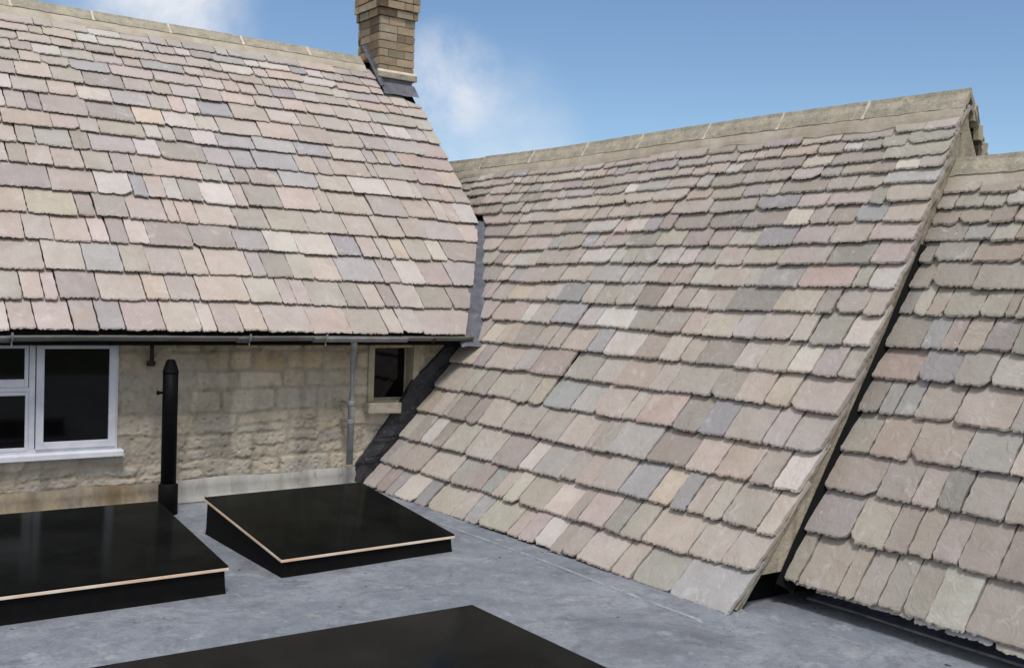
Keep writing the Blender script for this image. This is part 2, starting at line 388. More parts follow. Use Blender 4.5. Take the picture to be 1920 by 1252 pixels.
def slate(buf, O, U, V, NN, w, L, thk, r, shift, rough=1.0, sl=0.0, sr=0.0, pc=0.3):
    """one riven stone slate: O lower-left corner of its upper face, U across, V up the slope, NN outwards"""
    col = slate_colour(r, shift, 0.035 if pc < 0.2 else 0.11); al = r.random()
    n = max(4, int(w/0.021))
    us = [0.0, min(0.012, w*.06), min(0.030, w*.12)] + [w*(0.14 + 0.72*k/(n-1)) for k in range(n)] + [w-min(0.030, w*.12), w-min(0.012, w*.06), w]
    cl = r.uniform(0.003, 0.014) if r.random() > pc else r.uniform(0.022, min(0.075, w*.25))
    cr = r.uniform(0.003, 0.014) if r.random() > pc else r.uniform(0.022, min(0.075, w*.25))
    round_l = r.random() < 0.45
    skew = r.uniform(-0.010, 0.010)
    ph = r.uniform(0, 99); bow = r.uniform(-0.006, 0.008)
    vs = [0.0, 0.010, 0.09, 0.18, 0.28, 0.39, 0.52, 0.66, 1.0]
    def corner(t, c):
        if t >= c: return 0.0
        q = 1-t/c
        return c*(1-math.sqrt(max(0, 1-q*q))) if round_l else c*q*0.8
    twist = r.uniform(-0.003, 0.004)
    wob = [r.uniform(-1, 1) for _ in range(12)]
    chip = [r.uniform(-0.7, 0.7) for _ in range(12)]
    top = []; mid = []; low = []
    sidel = [r.uniform(-0.006, 0.006)*rough for _ in vs]; sider = [r.uniform(-0.006, 0.006)*rough for _ in vs]
    for i, u in enumerate(us):
        vb = max(corner(u, cl), corner(w-u, cr)) + skew*(u/w-.5) + bow*math.sin(math.pi*u/w)
        vb += 0.0042*rough*(chip[min(11, int(u/w*11))]*(1-(u/w*11)%1) + chip[min(11, int(u/w*11)+1)]*((u/w*11)%1)) + r.uniform(-.0014, .0014)
        if r.random() < 0.05: vb += r.uniform(0.003, 0.010)
        row = []
        for j, t in enumerate(vs):
            v = vb + (L-vb)*t if t > 0.02 or j == 0 else vb+0.014
            f = u/w
            du = (sidel[j]+sl*v/L)*(1-f) + (sider[j]+sr*v/L)*f
            dn = twist*(f-.5)*2*(1-t) + 0.0016*rough*math.sin(3.1*f+wob[0]*3+t*4)*wob[1]
            if j == 0: dn -= 0.0015 + abs(r.gauss(0, 0.0012))
            row.append(buf.vert(O + U*(u+du) + V*v + NN*dn, (*col, al)))
        top.append(row)
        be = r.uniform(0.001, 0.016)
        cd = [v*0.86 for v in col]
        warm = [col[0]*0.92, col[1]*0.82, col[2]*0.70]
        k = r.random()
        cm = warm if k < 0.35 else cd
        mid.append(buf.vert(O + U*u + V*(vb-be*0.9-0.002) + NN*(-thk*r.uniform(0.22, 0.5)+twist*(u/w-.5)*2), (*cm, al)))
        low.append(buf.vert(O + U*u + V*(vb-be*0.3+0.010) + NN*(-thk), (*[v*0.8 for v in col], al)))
    m = len(vs)
    for i in range(len(us)-1):
        for j in range(m-1):
            buf.face(top[i][j], top[i+1][j], top[i+1][j+1], top[i][j+1])
        buf.face(mid[i], mid[i+1], top[i+1][0], top[i][0])
        buf.face(low[i], low[i+1], mid[i+1], mid[i])
    for side, sgn in ((0, 1), (len(us)-1, -1)):
        prev = low[side]
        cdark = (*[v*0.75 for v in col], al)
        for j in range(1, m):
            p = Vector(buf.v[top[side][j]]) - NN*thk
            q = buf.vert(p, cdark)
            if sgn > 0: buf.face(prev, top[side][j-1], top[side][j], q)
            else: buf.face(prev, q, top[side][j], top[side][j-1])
            if j == 1:
                if sgn > 0: buf.face(prev, mid[side], top[side][0])
                else: buf.face(prev, top[side][0], mid[side])
            prev = q

def slate_field(buf, levels, surf, across, amin, amax, r, wmin, wmax, thk=0.022, shift=(1, 1, 1), skip=None, sgn=1, wig=0.008, pc=0.28):
    """levels: up-slope parameters of the course edges; surf(t, a) -> point; across: unit vector;
       amin(t)/amax(t): limits of each course at its lower edge. The joints break over the ones below."""
    joints_prev = []
    for k in range(len(levels)-1):
        t0, t1 = levels[k], levels[k+1]
        a0, a1 = amin(t0), amax(t0)
        a1h = amax(t1); a0h = amin(t1)
        pos = a0 + 0.0
        joints = []
        # widths
        edges = [a0]
        x = a0
        while x < a1 - wmin*0.9:
            w = r.uniform(wmin, wmax) if r.random() > 0.25 else r.uniform(wmin*0.8, wmin*1.35)
            nx = x + w
            for j in joints_prev:
                if abs(j-nx) < 0.055: nx = j + (0.065 if nx > j else -0.065)
            if nx > a1 - wmin*0.55: nx = a1
            if nx - x < wmin*0.5: nx = x + wmin*0.6
            edges.append(min(nx, a1)); x = nx
        edges[-1] = a1
        joints_prev = edges[1:-1]
        ph = r.uniform(0, 9)
        th = thk
        for i in range(len(edges)-1):
            e0, e1 = edges[i], edges[i+1]
            gap = r.uniform(0.006, 0.015)
            w = e1-e0-gap
            if w < 0.03: continue
            if skip and skip(t0, e0, e1): continue
            am = (e0+e1)/2
            ex = 1.0
            P0 = surf(t0, am); P1 = surf(t1, am)
            V = (P1-P0); Lc = V.length; V.normalize()
            U = across
            NN = U.cross(V).normalized()*sgn
            tk = th*r.uniform(0.7, 1.35)
            L = Lc + 0.13
            # tilt so the head goes under the course above
            Pn1 = P1 + V*0.13 - NN*(tk*1.35+0.014)
            V2 = (Pn1-P0).normalized()
            off = wig*math.sin(am*1.7+ph) + r.uniform(-0.010, 0.010)
            O = P0 + U*(e0+gap/2-am) + V2*off + NN*r.uniform(-0.001, 0.004)
            N2 = U.cross(V2).normalized()*sgn
            ratio = L/max(Lc, 1e-3)
            sl = (a0h-a0)*ratio if i == 0 else 0.0
            sr = (a1h-a1)*ratio if i == len(edges)-2 else 0.0
            sl = max(-0.4, min(0.4, sl)); sr = max(-0.4, min(0.4, sr))
            slate(buf, O, U, V2, N2, w, L-off, tk, r, shift, 0.65 if pc < 0.2 else 0.9, sl, sr, pc)

def interp(tbl, t):
    xs = [p[0] for p in tbl]; ys = [p[1] for p in tbl]
    return float(np.interp(t, xs, ys))
def und(a, t, k=0):      # gentle sag of an old roof
    return 0.010*math.sin(a*1.9+t*1.3+k) + 0.006*math.sin(a*4.3-t*2.1+k*2)

# ======================================================= STRUCTURE: flat roof and ground
gb = Buf(); gb.quad((-400, -400, -5.4), (400, -400, -5.4), (400, 400, -5.4), (-400, 400, -5.4))
go = gb.build('ground', M['grass']); go['kind'] = 'structure'
fb = Buf()
nx_, ny_ = 130, 180
X0, X1, Y0, Y1 = -4.0, 7.4, -4.0, 10.02
ids = np.zeros((nx_+1, ny_+1), int)
for i in range(nx_+1):
    for j in range(ny_+1):
        x = X0+(X1-X0)*i/nx_; y = Y0+(Y1-Y0)*j/ny_
        z = G + 0.010*(float(fbm(x*0.9, y*0.9, 5, 3))-0.5)
        ids[i, j] = fb.vert((x, y, z))
for i in range(nx_):
    for j in range(ny_):
        fb.face(ids[i, j], ids[i+1, j], ids[i+1, j+1], ids[i, j+1])
fb.box((X0, Y0, G-0.35), (X1, Y1-0.05, G-0.03))
flat = fb.build('flat_roof', M['flat'], smooth=False)
flat.data.polygons.foreach_set('use_smooth', [True]*len(flat.data.polygons))
flat['kind'] = 'structure'
# lapped seams of the roofing felt
sb = Buf()
for (x0, y0, x1, y1) in ((4.72, 4.62, 2.9, -2.0), (4.9, 6.05, 2.75, 6.28)):
    n = 40
    for k in range(n):
        pa = Vector((x0+(x1-x0)*k/n, y0+(y1-y0)*k/n, G)); pb = Vector((x0+(x1-x0)*(k+1)/n, y0+(y1-y0)*(k+1)/n, G))
        d = (pb-pa).normalized(); s_ = Vector((-d.y, d.x, 0))*0.055
        z0, z1 = Vector((0, 0, 0.007)), Vector((0, 0, 0.0095))
# lead apron along the wing eave: a thin sheet with a rolled edge
def wx(z):      # profile of the wing slope, x as a function of z (steepens upwards)
    return float(np.polyval(WINGP, z))
WING = [[5.257, -2.024], [5.487, -1.799], [5.665, -1.555], [5.885, -1.291], [6.10, -1.029], [6.285, -0.767], [6.455, -0.519], [6.60, -0.290], [6.73, -0.062],
        [6.861, 0.136], [6.975, 0.328], [7.079, 0.494], [7.160, 0.629], [7.255, 0.799], [7.331, 0.942], [7.397, 1.056], [7.449, 1.174], [7.503, 1.276], [7.565, 1.380]]
WINGP = np.polyfit([p[1] for p in WING]+[1.70], [p[0] for p in WING]+[7.73], 3)
ap = Buf()
ny = 60
prev = None
for k in range(ny+1):
    y = 4.80 + (9.7-4.80)*k/ny
    xo = 5.02 + 0.035*(k/ny) + 0.012*math.sin(y*2.1)
    ring = [(xo-0.020, y, G-0.004), (xo-0.012, y, G+0.012), (xo+0.004, y, G+0.016), (xo+0.018, y, G+0.010), (5.30, y, G+0.012), (5.42, y, G+0.028)]
    if k == 0: ring = [(p[0], p[1]-0.01, min(p[2], G-0.006)) for p in ring]
    cur = [ap.vert(p) for p in ring]
    if prev:
        for q in range(len(ring)-1): ap.face(prev[q], prev[q+1], cur[q+1], cur[q])
    prev = cur
apron_roof = (ap,)

# ======================================================= STONE HOUSE
house = thing('stone_house', 'rubble stone cottage under the broad pinkish stone slate roof with a brick chimney', 'house', (2.0, 10.0, G))
hl = Vector(house.location)
def child(o, parent):
    return o
def P(o, root):       # keep world position under a moved root
    if o.parent.type == 'EMPTY': o.matrix_parent_inverse = root.matrix_world.inverted()
    return o
bpy.context.view_layer.update()

# -- rubble front wall as a relief of individually shaped stones
def rubble_wall(xa, xb, za, zb, ywall, holes, step=0.0085, seed=3, maxrow=None):
    r = random.Random(seed)
    nx = int((xb-xa)/step); nz_ = int((zb-za)/step)
    X, Z = np.meshgrid(np.linspace(xa, xb, nx+1), np.linspace(za, zb, nz_+1), indexing='ij')
    wxn = X + 0.055*(fbm(X*5, Z*5, 11, 4)-.5) + 0.016*(fbm(X*22, Z*22, 12, 2)-.5)
    wzn = Z + 0.060*(fbm(X*3.5, Z*4.5, 13, 4)-.5) + 0.016*(fbm(X*22, Z*22, 14, 2)-.5)
    Hh = np.zeros_like(X)
    base = np.array(lin((170, 160, 142)))
    col = np.ones(X.shape+(3,))*base
    z = za; rows = []
    hs = [0.23, 0.19, 0.25, 0.20, 0.22, 0.19, 0.21, 0.20]
    k = 0
    while z < zb-0.03:
        h = hs[k % len(hs)]*r.uniform(0.9, 1.1)
        if zb-z-h < 0.09: h = zb-z
        rows.append((z, z+h)); z += h; k += 1
    pal = [(186, 170, 143), (180, 167, 145), (172, 163, 148), (188, 170, 136), (168, 160, 146), (184, 173, 152)]
    for ri, (z0, z1) in enumerate(rows):
        x = xa - r.uniform(0, .2)
        toprow = (ri >= len(rows)-2)
        while x < xb:
            w = r.uniform(0.20, 0.55)
            splits = [(z0, z1)]
            if r.random() < 0.22 and z1-z0 > 0.17:
                zm = z0+(z1-z0)*r.uniform(.4, .6); splits = [(z0, zm), (zm, z1)]
            for (s0, s1) in splits:
                x0, x1 = x+0.012, x+w-0.012
                c0, c1 = s0+0.011, s1-0.011
                dx = np.minimum(wxn-x0, x1-wxn); dz = np.minimum(wzn-c0, c1-wzn)
                rad = 0.035
                qx = np.maximum(rad-dx, 0); qz = np.maximum(rad-dz, 0)
                d = np.where((dx > rad) | (dz > rad), np.minimum(dx, dz), rad-np.sqrt(qx**2+qz**2))
                m = d > -0.02
                t = np.clip((d+0.004)/0.022, 0, 1); t = t*t*(3-2*t)
                hh = r.uniform(0.002, 0.009)
                lean = r.uniform(-0.03, 0.03)*(X-(x0+x1)/2) + r.uniform(-0.05, 0.05)*(Z-(c0+c1)/2)
                val = t*(hh+lean)
                Hh = np.where(m, np.maximum(Hh, val), Hh)
                cc = np.array(lin(r.choice(pal)))*r.uniform(0.98, 1.38)
                if toprow: cc = cc*np.array([1.02, 0.92, 0.74])
                # lower stones are greyer and smeared with mortar
                f = np.clip((z0-za)/(zb-za), 0, 1)
                g = cc.mean()*np.array([1.03, 0.985, 0.91])*0.93
                cc = cc*(0.30+0.60*f) + g*(0.70-0.60*f)
                tm = (t*r.uniform(0.7, 1.0))[..., None]
                col = np.where(m[..., None], col*(1-tm)+cc*tm, col)
            x += w
    rough = (fbm(X*11, Z*11, 21, 5)-.5)
    pit = np.clip(fbm(X*30, Z*26, 31, 3)-.60, 0, 1)*0.06
    fl = 0.55+0.45*np.clip((Z-za)/(zb-za)*1.6, 0, 1)
    Hh = Hh*1.1 + rough*0.020*fl + (np.abs(fbm(X*8+3, Z*8, 23, 4)-.5))*0.010 - pit*0.7 + (fbm(X*45, Z*45, 41, 2)-.5)*0.009
    patch = np.clip((fbm(X*1.6, Z*2.0, 51, 4)-.5)*5, 0, 1)[..., None]     # smeared pointing
    col = col*(1-0.35*patch) + np.array(lin((190, 182, 166)))*0.35*patch
    dirt = np.clip((fbm(X*5.0, Z*1.6, 61, 4)-.52)*4, 0, 1)[..., None]
    col = col*(1-0.30*dirt)
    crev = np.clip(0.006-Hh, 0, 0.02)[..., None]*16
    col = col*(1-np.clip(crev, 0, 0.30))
    buf = Buf()
    Y = ywall - Hh
    vv = np.stack([X, Y, Z], -1).reshape(-1, 3)
    buf.v = [tuple(p) for p in vv.tolist()]
    cc4 = np.concatenate([col, np.ones(X.shape+(1,))], -1).reshape(-1, 4)
    buf.c = cc4.tolist()
    nzv = nz_+1
    for i in range(nx):
        xc = xa+(i+.5)*(xb-xa)/nx
        hz = [h for h in holes if h[0] < xc < h[1]]
        for j in range(nz_):
            if hz:
                zc = za+(j+.5)*(zb-za)/nz_
                if any(h[2] < zc < h[3] for h in hz): continue
            a = i*nzv+j
            buf.f.append((a, a+nzv, a+nzv+1, a+1))
    return buf
BW = (0.35, 2.797, -1.56, -0.56)       # big window opening
SW = (5.395, 5.855, -1.185, -0.625)    # little window opening
wb = rubble_wall(-1.0, 6.9, -2.10, -0.45, YW, [BW, SW])
wall = P(wb.build('wall', M['rubble'], house, smooth=True, colors=True, recalc=False), house)
# the rest of the house walls: gable end, back, left end
ob = Buf()
cst = (*lin((150, 140, 120)), 1)
ob.box((-1.0, 10.05, -5.4), (6.9, 10.22, -2.08), cst)
ob.prism([(10.03, -5.4), (16.0, -5.4), (16.0, -0.55), (12.85, 2.86), (10.03, -0.25)], 0, 7.02, 7.20, cst)
ob.box((-1.0, 15.85, -5.4), (7.02, 16.0, -0.5), cst)
ob.prism([(10.03, -5.4), (16.0, -5.4), (16.0, -0.55), (12.85, 2.86), (10.03, -0.25)], 0, -1.15, -1.0, cst)
P(ob.build('side_wall', M['rubble'], house, colors=True), house)
# reveals and dark rooms behind the openings
rb = Buf()
def reveal(b, h, y0, y1):
    x0, x1, z0, z1 = h
    b.quad((x0, y0, z0), (x0, y1, z0), (x0, y1, z1), (x0, y0, z1)); b.quad((x1, y0, z0), (x1, y1, z0), (x1, y1, z1), (x1, y0, z1))
    b.quad((x0, y0, z0), (x1, y0, z0), (x1, y1, z0), (x0, y1, z0)); b.quad((x0, y0, z1), (x1, y0, z1), (x1, y1, z1), (x0, y1, z1))
reveal(rb, BW, 9.985, 10.2)
P(rb.build('window_reveal', M['surround'], house), house)

# -- roof deck and slates
def main_pt(z, x, off=0.0):
    y = EY + (z-EZ)/TANM
    p = Vector((x, y, z + 0.022*min(1.3, max(0, (6.3-x)/5.0))*max(0, 1-(z+0.45)/2.0)))
    n = Vector((0, -math.sin(math.radians(47)), math.cos(math.radians(47))))
    return p + n*(und(x, z, 1.0)*0.7 + off)
RZ, RY = 2.99, 12.85
RIGHT = [(-0.45, 6.30), (-0.43, 6.315), (-0.093, 6.57), (0.27, 6.83), (0.59, 7.06), (0.80, 7.19), (0.892, 7.232), (3.2, 7.235)]
db = Buf()
zs = np.linspace(-0.47, 2.93, 26)
prev = None
for z in zs:
    xr = interp(RIGHT, z) - 0.01
    row = [db.vert(main_pt(z, -1.2+(xr+1.2)*k/20, -0.09)) for k in range(21)]
    if prev:
        for k in range(20): db.face(prev[k], prev[k+1], row[k+1], row[k])
    prev = row
db.quad((-1.2, RY, 2.93), (7.2, RY, 2.93), (7.2, 16.2, -0.6), (-1.2, 16.2, -0.6))
roof = P(db.build('roof', M['dark'], house), house)
ZM = [-0.452, -0.188, 0.068, 0.335, 0.574, 0.813, 1.064, 1.267, 1.474, 1.649, 1.851, 2.038, 2.203, 2.338, 2.460, 2.580, 2.690, 2.785]
r1 = random.Random(21)
slb = Buf()
CHX0, CHX1, CHY = 6.76, 7.27, 12.60
def skip_ch(t, e0, e1):
    y = EY+(t-EZ)/TANM
    return y > 12.18 and (e0+e1)/2 > 6.74
def amax_main(t):
    y = EY+(t-EZ)/TANM
    return 6.72 if y > 12.27 else interp(RIGHT, t)
slate_field(slb, ZM, lambda t, a: main_pt(t, a), Vector((1, 0, 0)), lambda t: -1.2, amax_main, r1, 0.17, 0.50, 0.026, (1.0, 0.942, 0.918), pc=0.14)
P(slb.build('roof_slates', M['slate'], roof, colors=True, recalc=False), house)
# -- ridge stones with pale joints, bedded on mortar
def ridge_run(parent, root, joints, ridge_at, d_across, legdir_l, legdir_r, along, leg=0.165, thick=0.045, seed=1, bed=0.155, gap=0.018):
    """ridge_at(a) -> apex point; legdir_*: unit vectors down each slope"""
    r = random.Random(seed)
    jb = Buf()
    for i in range(len(joints)-1):
        a0, a1 = joints[i]+gap/2, joints[i+1]-gap/2
        b = Buf(); n = max(8, int((a1-a0)/0.07))
        dz = r.uniform(-0.004, 0.004); tl = r.uniform(-0.004, 0.004)
        prev = None
        for k in range(n+1):
            a = a0+(a1-a0)*k/n
            A = ridge_at(a) + Vector((0, 0, dz + tl*(k/n-.5)*2))
            jt = lambda s=0.003: r.uniform(-s, s)
            l1 = leg + jt(0.005)
            pts = [A + legdir_l*l1 + Vector((0, 0, 0.0+jt())),
                   A + legdir_l*(l1*0.99) + d_across*(-0.55*thick) + Vector((0, 0, thick*0.8+jt())),
                   A + legdir_l*(0.5*l1) + d_across*(-0.55*thick) + Vector((0, 0, thick*0.85+jt(0.002))),
                   A + legdir_l*0.030 + Vector((0, 0, thick*1.25+jt(0.002))),
                   A + Vector((0, 0, thick*1.50+jt(0.002))),
                   A + legdir_r*0.030 + Vector((0, 0, thick*1.25+jt(0.002))),
                   A + legdir_r*(l1*0.99) + d_across*(0.55*thick) + Vector((0, 0, thick*0.8+jt())),
                   A + legdir_r*l1 + Vector((0, 0, jt())),
                   A + Vector((0, 0, -0.01))]
            cur = [b.vert(p) for p in pts]
            if prev:
                for q in range(len(pts)): b.face(prev[q], prev[(q+1) % len(pts)], cur[(q+1) % len(pts)], cur[q])
            else: b.f.append(tuple(cur))
            prev = cur
        b.f.append(tuple(reversed(prev)))
        P(b.build('ridge_stone', M['ridge'], parent), root)
        # joint
        if i < len(joints)-2:
            for k, (g0, g1) in enumerate(((a1-0.006, joints[i+1]+gap/2+0.006),)):
                s = []
                for a in (g0, g1):
                    A = ridge_at(a)
                    w_ = r.uniform(0.0, 0.006)
                    s.append([jb.vert(p) for p in (
                        A + legdir_l*(leg+0.012) + Vector((0, 0, 0.002)), A + legdir_l*(leg+0.004) + d_across*(-0.6*thick) + Vector((0, 0, thick*0.86)),
                        A + legdir_l*0.030 + Vector((0, 0, thick*1.33)), A + Vector((0, 0, thick*1.57)), A + legdir_r*0.030 + Vector((0, 0, thick*1.33)),
                        A + legdir_r*(leg+0.004) + d_across*(0.6*thick) + Vector((0, 0, thick*0.86)), A + legdir_r*(leg+0.012), A + Vector((0, 0, -0.008)))])
                for q in range(8): jb.face(s[0][q], s[0][(q+1) % 8], s[1][(q+1) % 8], s[1][q])
                jb.f.append(tuple(s[0])); jb.f.append(tuple(reversed(s[1])))
    # bedding
    mb = Buf(); prev = None
    a0, a1 = joints[0], joints[-1]; n = int((a1-a0)/0.035)
    for side, ld, sg in ((0, legdir_l, -1), (1, legdir_r, 1)):
        prev = None
        for k in range(n+1):
            a = a0+(a1-a0)*k/n
            A = ridge_at(a)
            wv = float(fbm(a*5, side*7.0, seed, 3))*0.05-0.025 + float(vnoise(a*22, 3.0, seed))*0.010
            L = leg+bed+wv
            bl = 0.006*float(fbm(a*8, 1.0, seed+3, 3))
            pts = [A + ld*(leg*0.7) + d_across*(sg*0.020) + Vector((0, 0, 0.018)),
                   A + ld*(leg*1.02) + d_across*(sg*(0.020+bl)) + Vector((0, 0, 0.016+bl)),
                   A + ld*(leg+bed*0.5) + d_across*(sg*(0.016+bl)) + Vector((0, 0, 0.010+bl)),
                   A + ld*(L-0.01) + d_across*(sg*0.010) + Vector((0, 0, 0.006)),
                   A + ld*L + d_across*(sg*-0.004) + Vector((0, 0, -0.014)),
                   A + ld*(leg*0.7) + Vector((0, 0, -0.02))]
            cur = [mb.vert(p) for p in pts]
            if prev:
                for q in range(len(pts)): mb.face(prev[q], prev[(q+1) % len(pts)], cur[(q+1) % len(pts)], cur[q])
            prev = cur
    off = len(mb.v); nf = len(mb.f)
    mb.v += jb.v; mb.c += jb.c; mb.f += [tuple(i+off for i in f) for f in jb.f]
    mo_ = P(mb.build('mortar_bedding', M['mortar'], parent), root)
    mo_.data.materials.append(M['joint'])
    for p in mo_.data.polygons[nf:]: p.material_index = 1
s47, c47 = math.sin(math.radians(47)), math.cos(math.radians(47))
ridge_run(roof, house, [-1.2, -0.25, 0.62, 1.50, 2.373, 3.232, 4.095, 4.979, 5.855, 6.62],
          lambda a: Vector((a, RY, RZ-0.055+0.006*math.sin(a*1.3))), Vector((0, 1, 0)), Vector((0, -c47, -s47)), Vector((0, c47, -s47)), 0, leg=0.13, thick=0.04, bed=0.12, seed=4)

# -- lead valley between the house roof and the wing
vb = Buf(); prev = None
for z in np.linspace(-0.56, 0.86, 60):
    ym = EY+(z-EZ)/TANM
    xw_ = wx(z)
    xr = interp(RIGHT, z)
    nw = Vector((-0.85, 0, 0.52))
    pA = main_pt(z, min(xr, xw_)-0.08, -0.060)
    pB = main_pt(z, min(xr, xw_)-0.03, -0.034)
    pC = Vector((max(xw_-0.004, xr), ym, z-0.015)) + Vector((0, 0, -0.02))
    lap = 0.006*((int((z+0.56)/0.34)) % 2)
    pB = pB + Vector((0, 0, lap)); pC = pC + Vector((0, 0, lap))
    pD = Vector((wx(z), ym-0.03, z)) + nw*(-0.050+lap)
    pE = Vector((wx(z), ym-0.12, z)) + nw*(-0.10)
    cur = [vb.vert(p) for p in (pA, pB, pC, pD, pE)]
    if prev:
        for q in range(4): vb.face(prev[q], prev[q+1], cur[q+1], cur[q])
    prev = cur
P(vb.build('lead_valley', M['lead'], roof, recalc=False), house)

# -- chimney
chim = None
chb = Buf(); mo = Buf(); rc = random.Random(9)
zc0, zc1 = 2.35, 3.62
CY1 = 13.22
mcol = (*lin((160, 150, 130)), 1)
chb.box((CHX0+0.012, CHY+0.012, 2.2), (CHX1-0.012, CY1-0.012, zc1+0.26), mcol)
bh = 0.104
bpal = [(166, 148, 124), (152, 134, 112), (172, 154, 130), (144, 122, 102), (164, 136, 114), (158, 147, 128), (126, 110, 96), (140, 130, 112)]
nrow = int((zc1+0.26-2.79)/bh)+1
for k in range(nrow):
    z0 = 2.79+k*bh; z1 = z0+bh-0.013
    corb = 0.0 if z0 < 3.50 else (0.025 if z0 < 3.60 else 0.045)
    off = 0.0 if k % 2 else 0.125
    def put(lo, hi):
        c = list(lin(rc.choice(bpal))); kk = rc.uniform(0.75, 1.12)
        if rc.random() < 0.10: kk *= 0.42
        chb.box(lo, hi, (*[v*kk for v in c], 1), 0.0038, rc)
    # front and back faces
    for (yy0, yy1) in ((CHY-corb, CHY+0.05), (CY1-0.05, CY1+corb)):
        x = CHX0-corb - (off if off else 0)
        while x < CHX1+corb:
            w = 0.25 if (k % 2) else (0.125 if rc.random() < .35 else 0.25)
            a, b_ = max(x, CHX0-corb), min(x+w-0.010, CHX1+corb)
            if CHX1+corb - b_ < 0.05: b_ = CHX1+corb
            if b_-a > 0.03: put((a, yy0, z0), (b_, yy1, z1))
            x += w
            if b_ >= CHX1+corb: break
    for (xx0, xx1) in ((CHX0-corb, CHX0+0.05), (CHX1-0.05, CHX1+corb)):
        y = CHY+0.052
        while y < CY1-0.055:
            w = 0.25 if not (k % 2) else rc.choice((0.125, 0.25))
            b_ = min(y+w-0.010, CY1-0.052)
            if b_-y > 0.03: put((xx0, y, z0), (xx1, b_, z1))
            y += w
chim = P(chb.build('chimney', M['brick'], house, colors=True), house)
pb = Buf()
pb.box((CHX0-0.035, CHY-0.045, 2.715), (CHX1+0.035, CHY+0.03, 2.790), jit=0.004)
pb.box((CHX1-0.02, CHY+0.032, 2.715), (CHX1+0.035, CY1+0.03, 2.788), jit=0.003)
P(pb.build('plinth', M['ridge'], chim, bevel=0.008), house)
fb2 = Buf()
fb2.prism([(CHY-0.042, 2.790), (CHY-0.004, 2.825), (CHY+0.01, 2.825), (CHY+0.01, 2.790)], 0, CHX0-0.03, CHX1+0.03)
P(fb2.build('mortar_fillet', M['joint'], chim), house)
# lead apron in front and soaker up the left side
lb = Buf()
def mp(y, x, off): 
    z = EZ+(y-EY)*TANM
    return main_pt(z, x, off)
for (a, b_, y0, y1) in ((6.72, 7.232, 12.37, 12.62),):
    n = 14; prev = None
    for k in range(n+1):
        x = a+(b_-a)*k/n
        jig = 0.005*math.sin(x*23)
        cur = [lb.vert(mp(y0+jig, x, 0.006)), lb.vert(mp(y0+0.06, x, 0.014)), lb.vert(mp(y1-0.10, x, 0.016)), lb.vert((x, CHY-0.010, 2.60)), lb.vert((x, CHY-0.010, 2.72))]
        if prev:
            for q in range(4): lb.face(prev[q], prev[q+1], cur[q+1], cur[q])
        prev = cur
# right-hand turn down over the verge
P(lb.build('lead_apron', M['lead_mid'], chim, smooth=True), house)
lb = Buf()
prev = None
for k in range(12):
    y = 12.44 + (12.99-12.44)*k/11
    z = EZ+(y-EY)*TANM
    o_ = 0.016*math.sin(k*1.9)
    top = z + 0.030 + 0.060*min(1, k/4.0)*(1.0-0.3*k/11) + o_*0.6
    cur = [lb.vert((6.695, y, z+0.028)), lb.vert((CHX0-0.022, y, z+0.035)), lb.vert((CHX0-0.016, y, top)), lb.vert((CHX0-0.003, y, top-0.004))]
    if prev:
        for q in range(3): lb.face(prev[q], prev[q+1], cur[q+1], cur[q])
    prev = cur
P(lb.build('lead_soaker', M['lead'], chim, smooth=False), house)

# -- eaves: soffit board coloured near-black for the gap's shade, gutter, brackets, downpipe
eb = Buf()
eb.prism([(9.72, -0.47), (10.05, -0.44), (10.05, -0.40), (9.72, -0.445)], 0, -1.1, 6.42)
eb.box((-1.1, 9.70, -0.585), (6.36, 9.718, -0.44))
P(eb.build('fascia_board', M['dark'], house), house)
def gutter_run(x0, x1, yc, z0, z1, rad=0.048, wall_=0.006, seg=14):
    b = Buf(); prev = None; n = int((x1-x0)/0.12)+1
    for k in range(n+1):
        x = x0+(x1-x0)*k/n; z = z0+(z1-z0)*k/n + 0.002*math.sin(x*3)
        pts = []
        for j in range(seg+1):
            t = math.pi + math.pi*j/seg
            pts.append((x, yc+rad*math.cos(t), z+rad*math.sin(t)))
        for j in range(seg+1):
            t = 2*math.pi - math.pi*j/seg
            pts.append((x, yc+(rad-wall_)*math.cos(t), z+(rad-wall_)*math.sin(t)))
        cur = [b.vert(p) for p in pts]
        if prev:
            for q in range(len(pts)): b.face(prev[q], prev[(q+1) % len(pts)], cur[(q+1) % len(pts)], cur[q])
        else:
            b.f.append(tuple(cur[:seg+1]))
        prev = cur
    b.f.append(tuple(prev[:seg+1]))
    return b
gy = 9.625
gut = P(gutter_run(-1.1, 6.36, gy, -0.505, -0.488).build('gutter', M['iron'], house, smooth=True), house)
for xg, wd in ((0.55, .10), (3.81, .10), (4.58, .11), (1.78, .08)):
    b = Buf()
    q = gutter_run(xg-wd/2, xg+wd/2, gy, -0.503, -0.503, 0.054, 0.006)
    jo = P(q.build('gutter_joint', M['iron'], gut, smooth=True), house)
    q = gutter_run(xg+wd/2+0.006, xg+wd/2+0.022, gy, -0.502, -0.502, 0.058, 0.005)
    q.box((xg+wd/2+0.006, gy-0.060, -0.502), (xg+wd/2+0.022, gy-0.052, -0.472))
    q.tube([(xg+wd/2+0.014, gy-0.02, -0.555), (xg+wd/2+0.014, gy-0.028, -0.585)], 0.006, 8)
    P(q.build('gutter_bracket', M['pipe_grey'], gut, smooth=False), house)
q = gutter_run(4.62, 5.56, gy, -0.503, -0.500, 0.052, 0.005)
P(q.build('gutter_outlet', M['pipe_grey'], gut, smooth=True), house)
q = gutter_run(5.86, 5.885, gy, -0.500, -0.500, 0.055, 0.005)
P(q.build('gutter_bracket', M['rust'], gut, smooth=True), house)
dp = Buf()
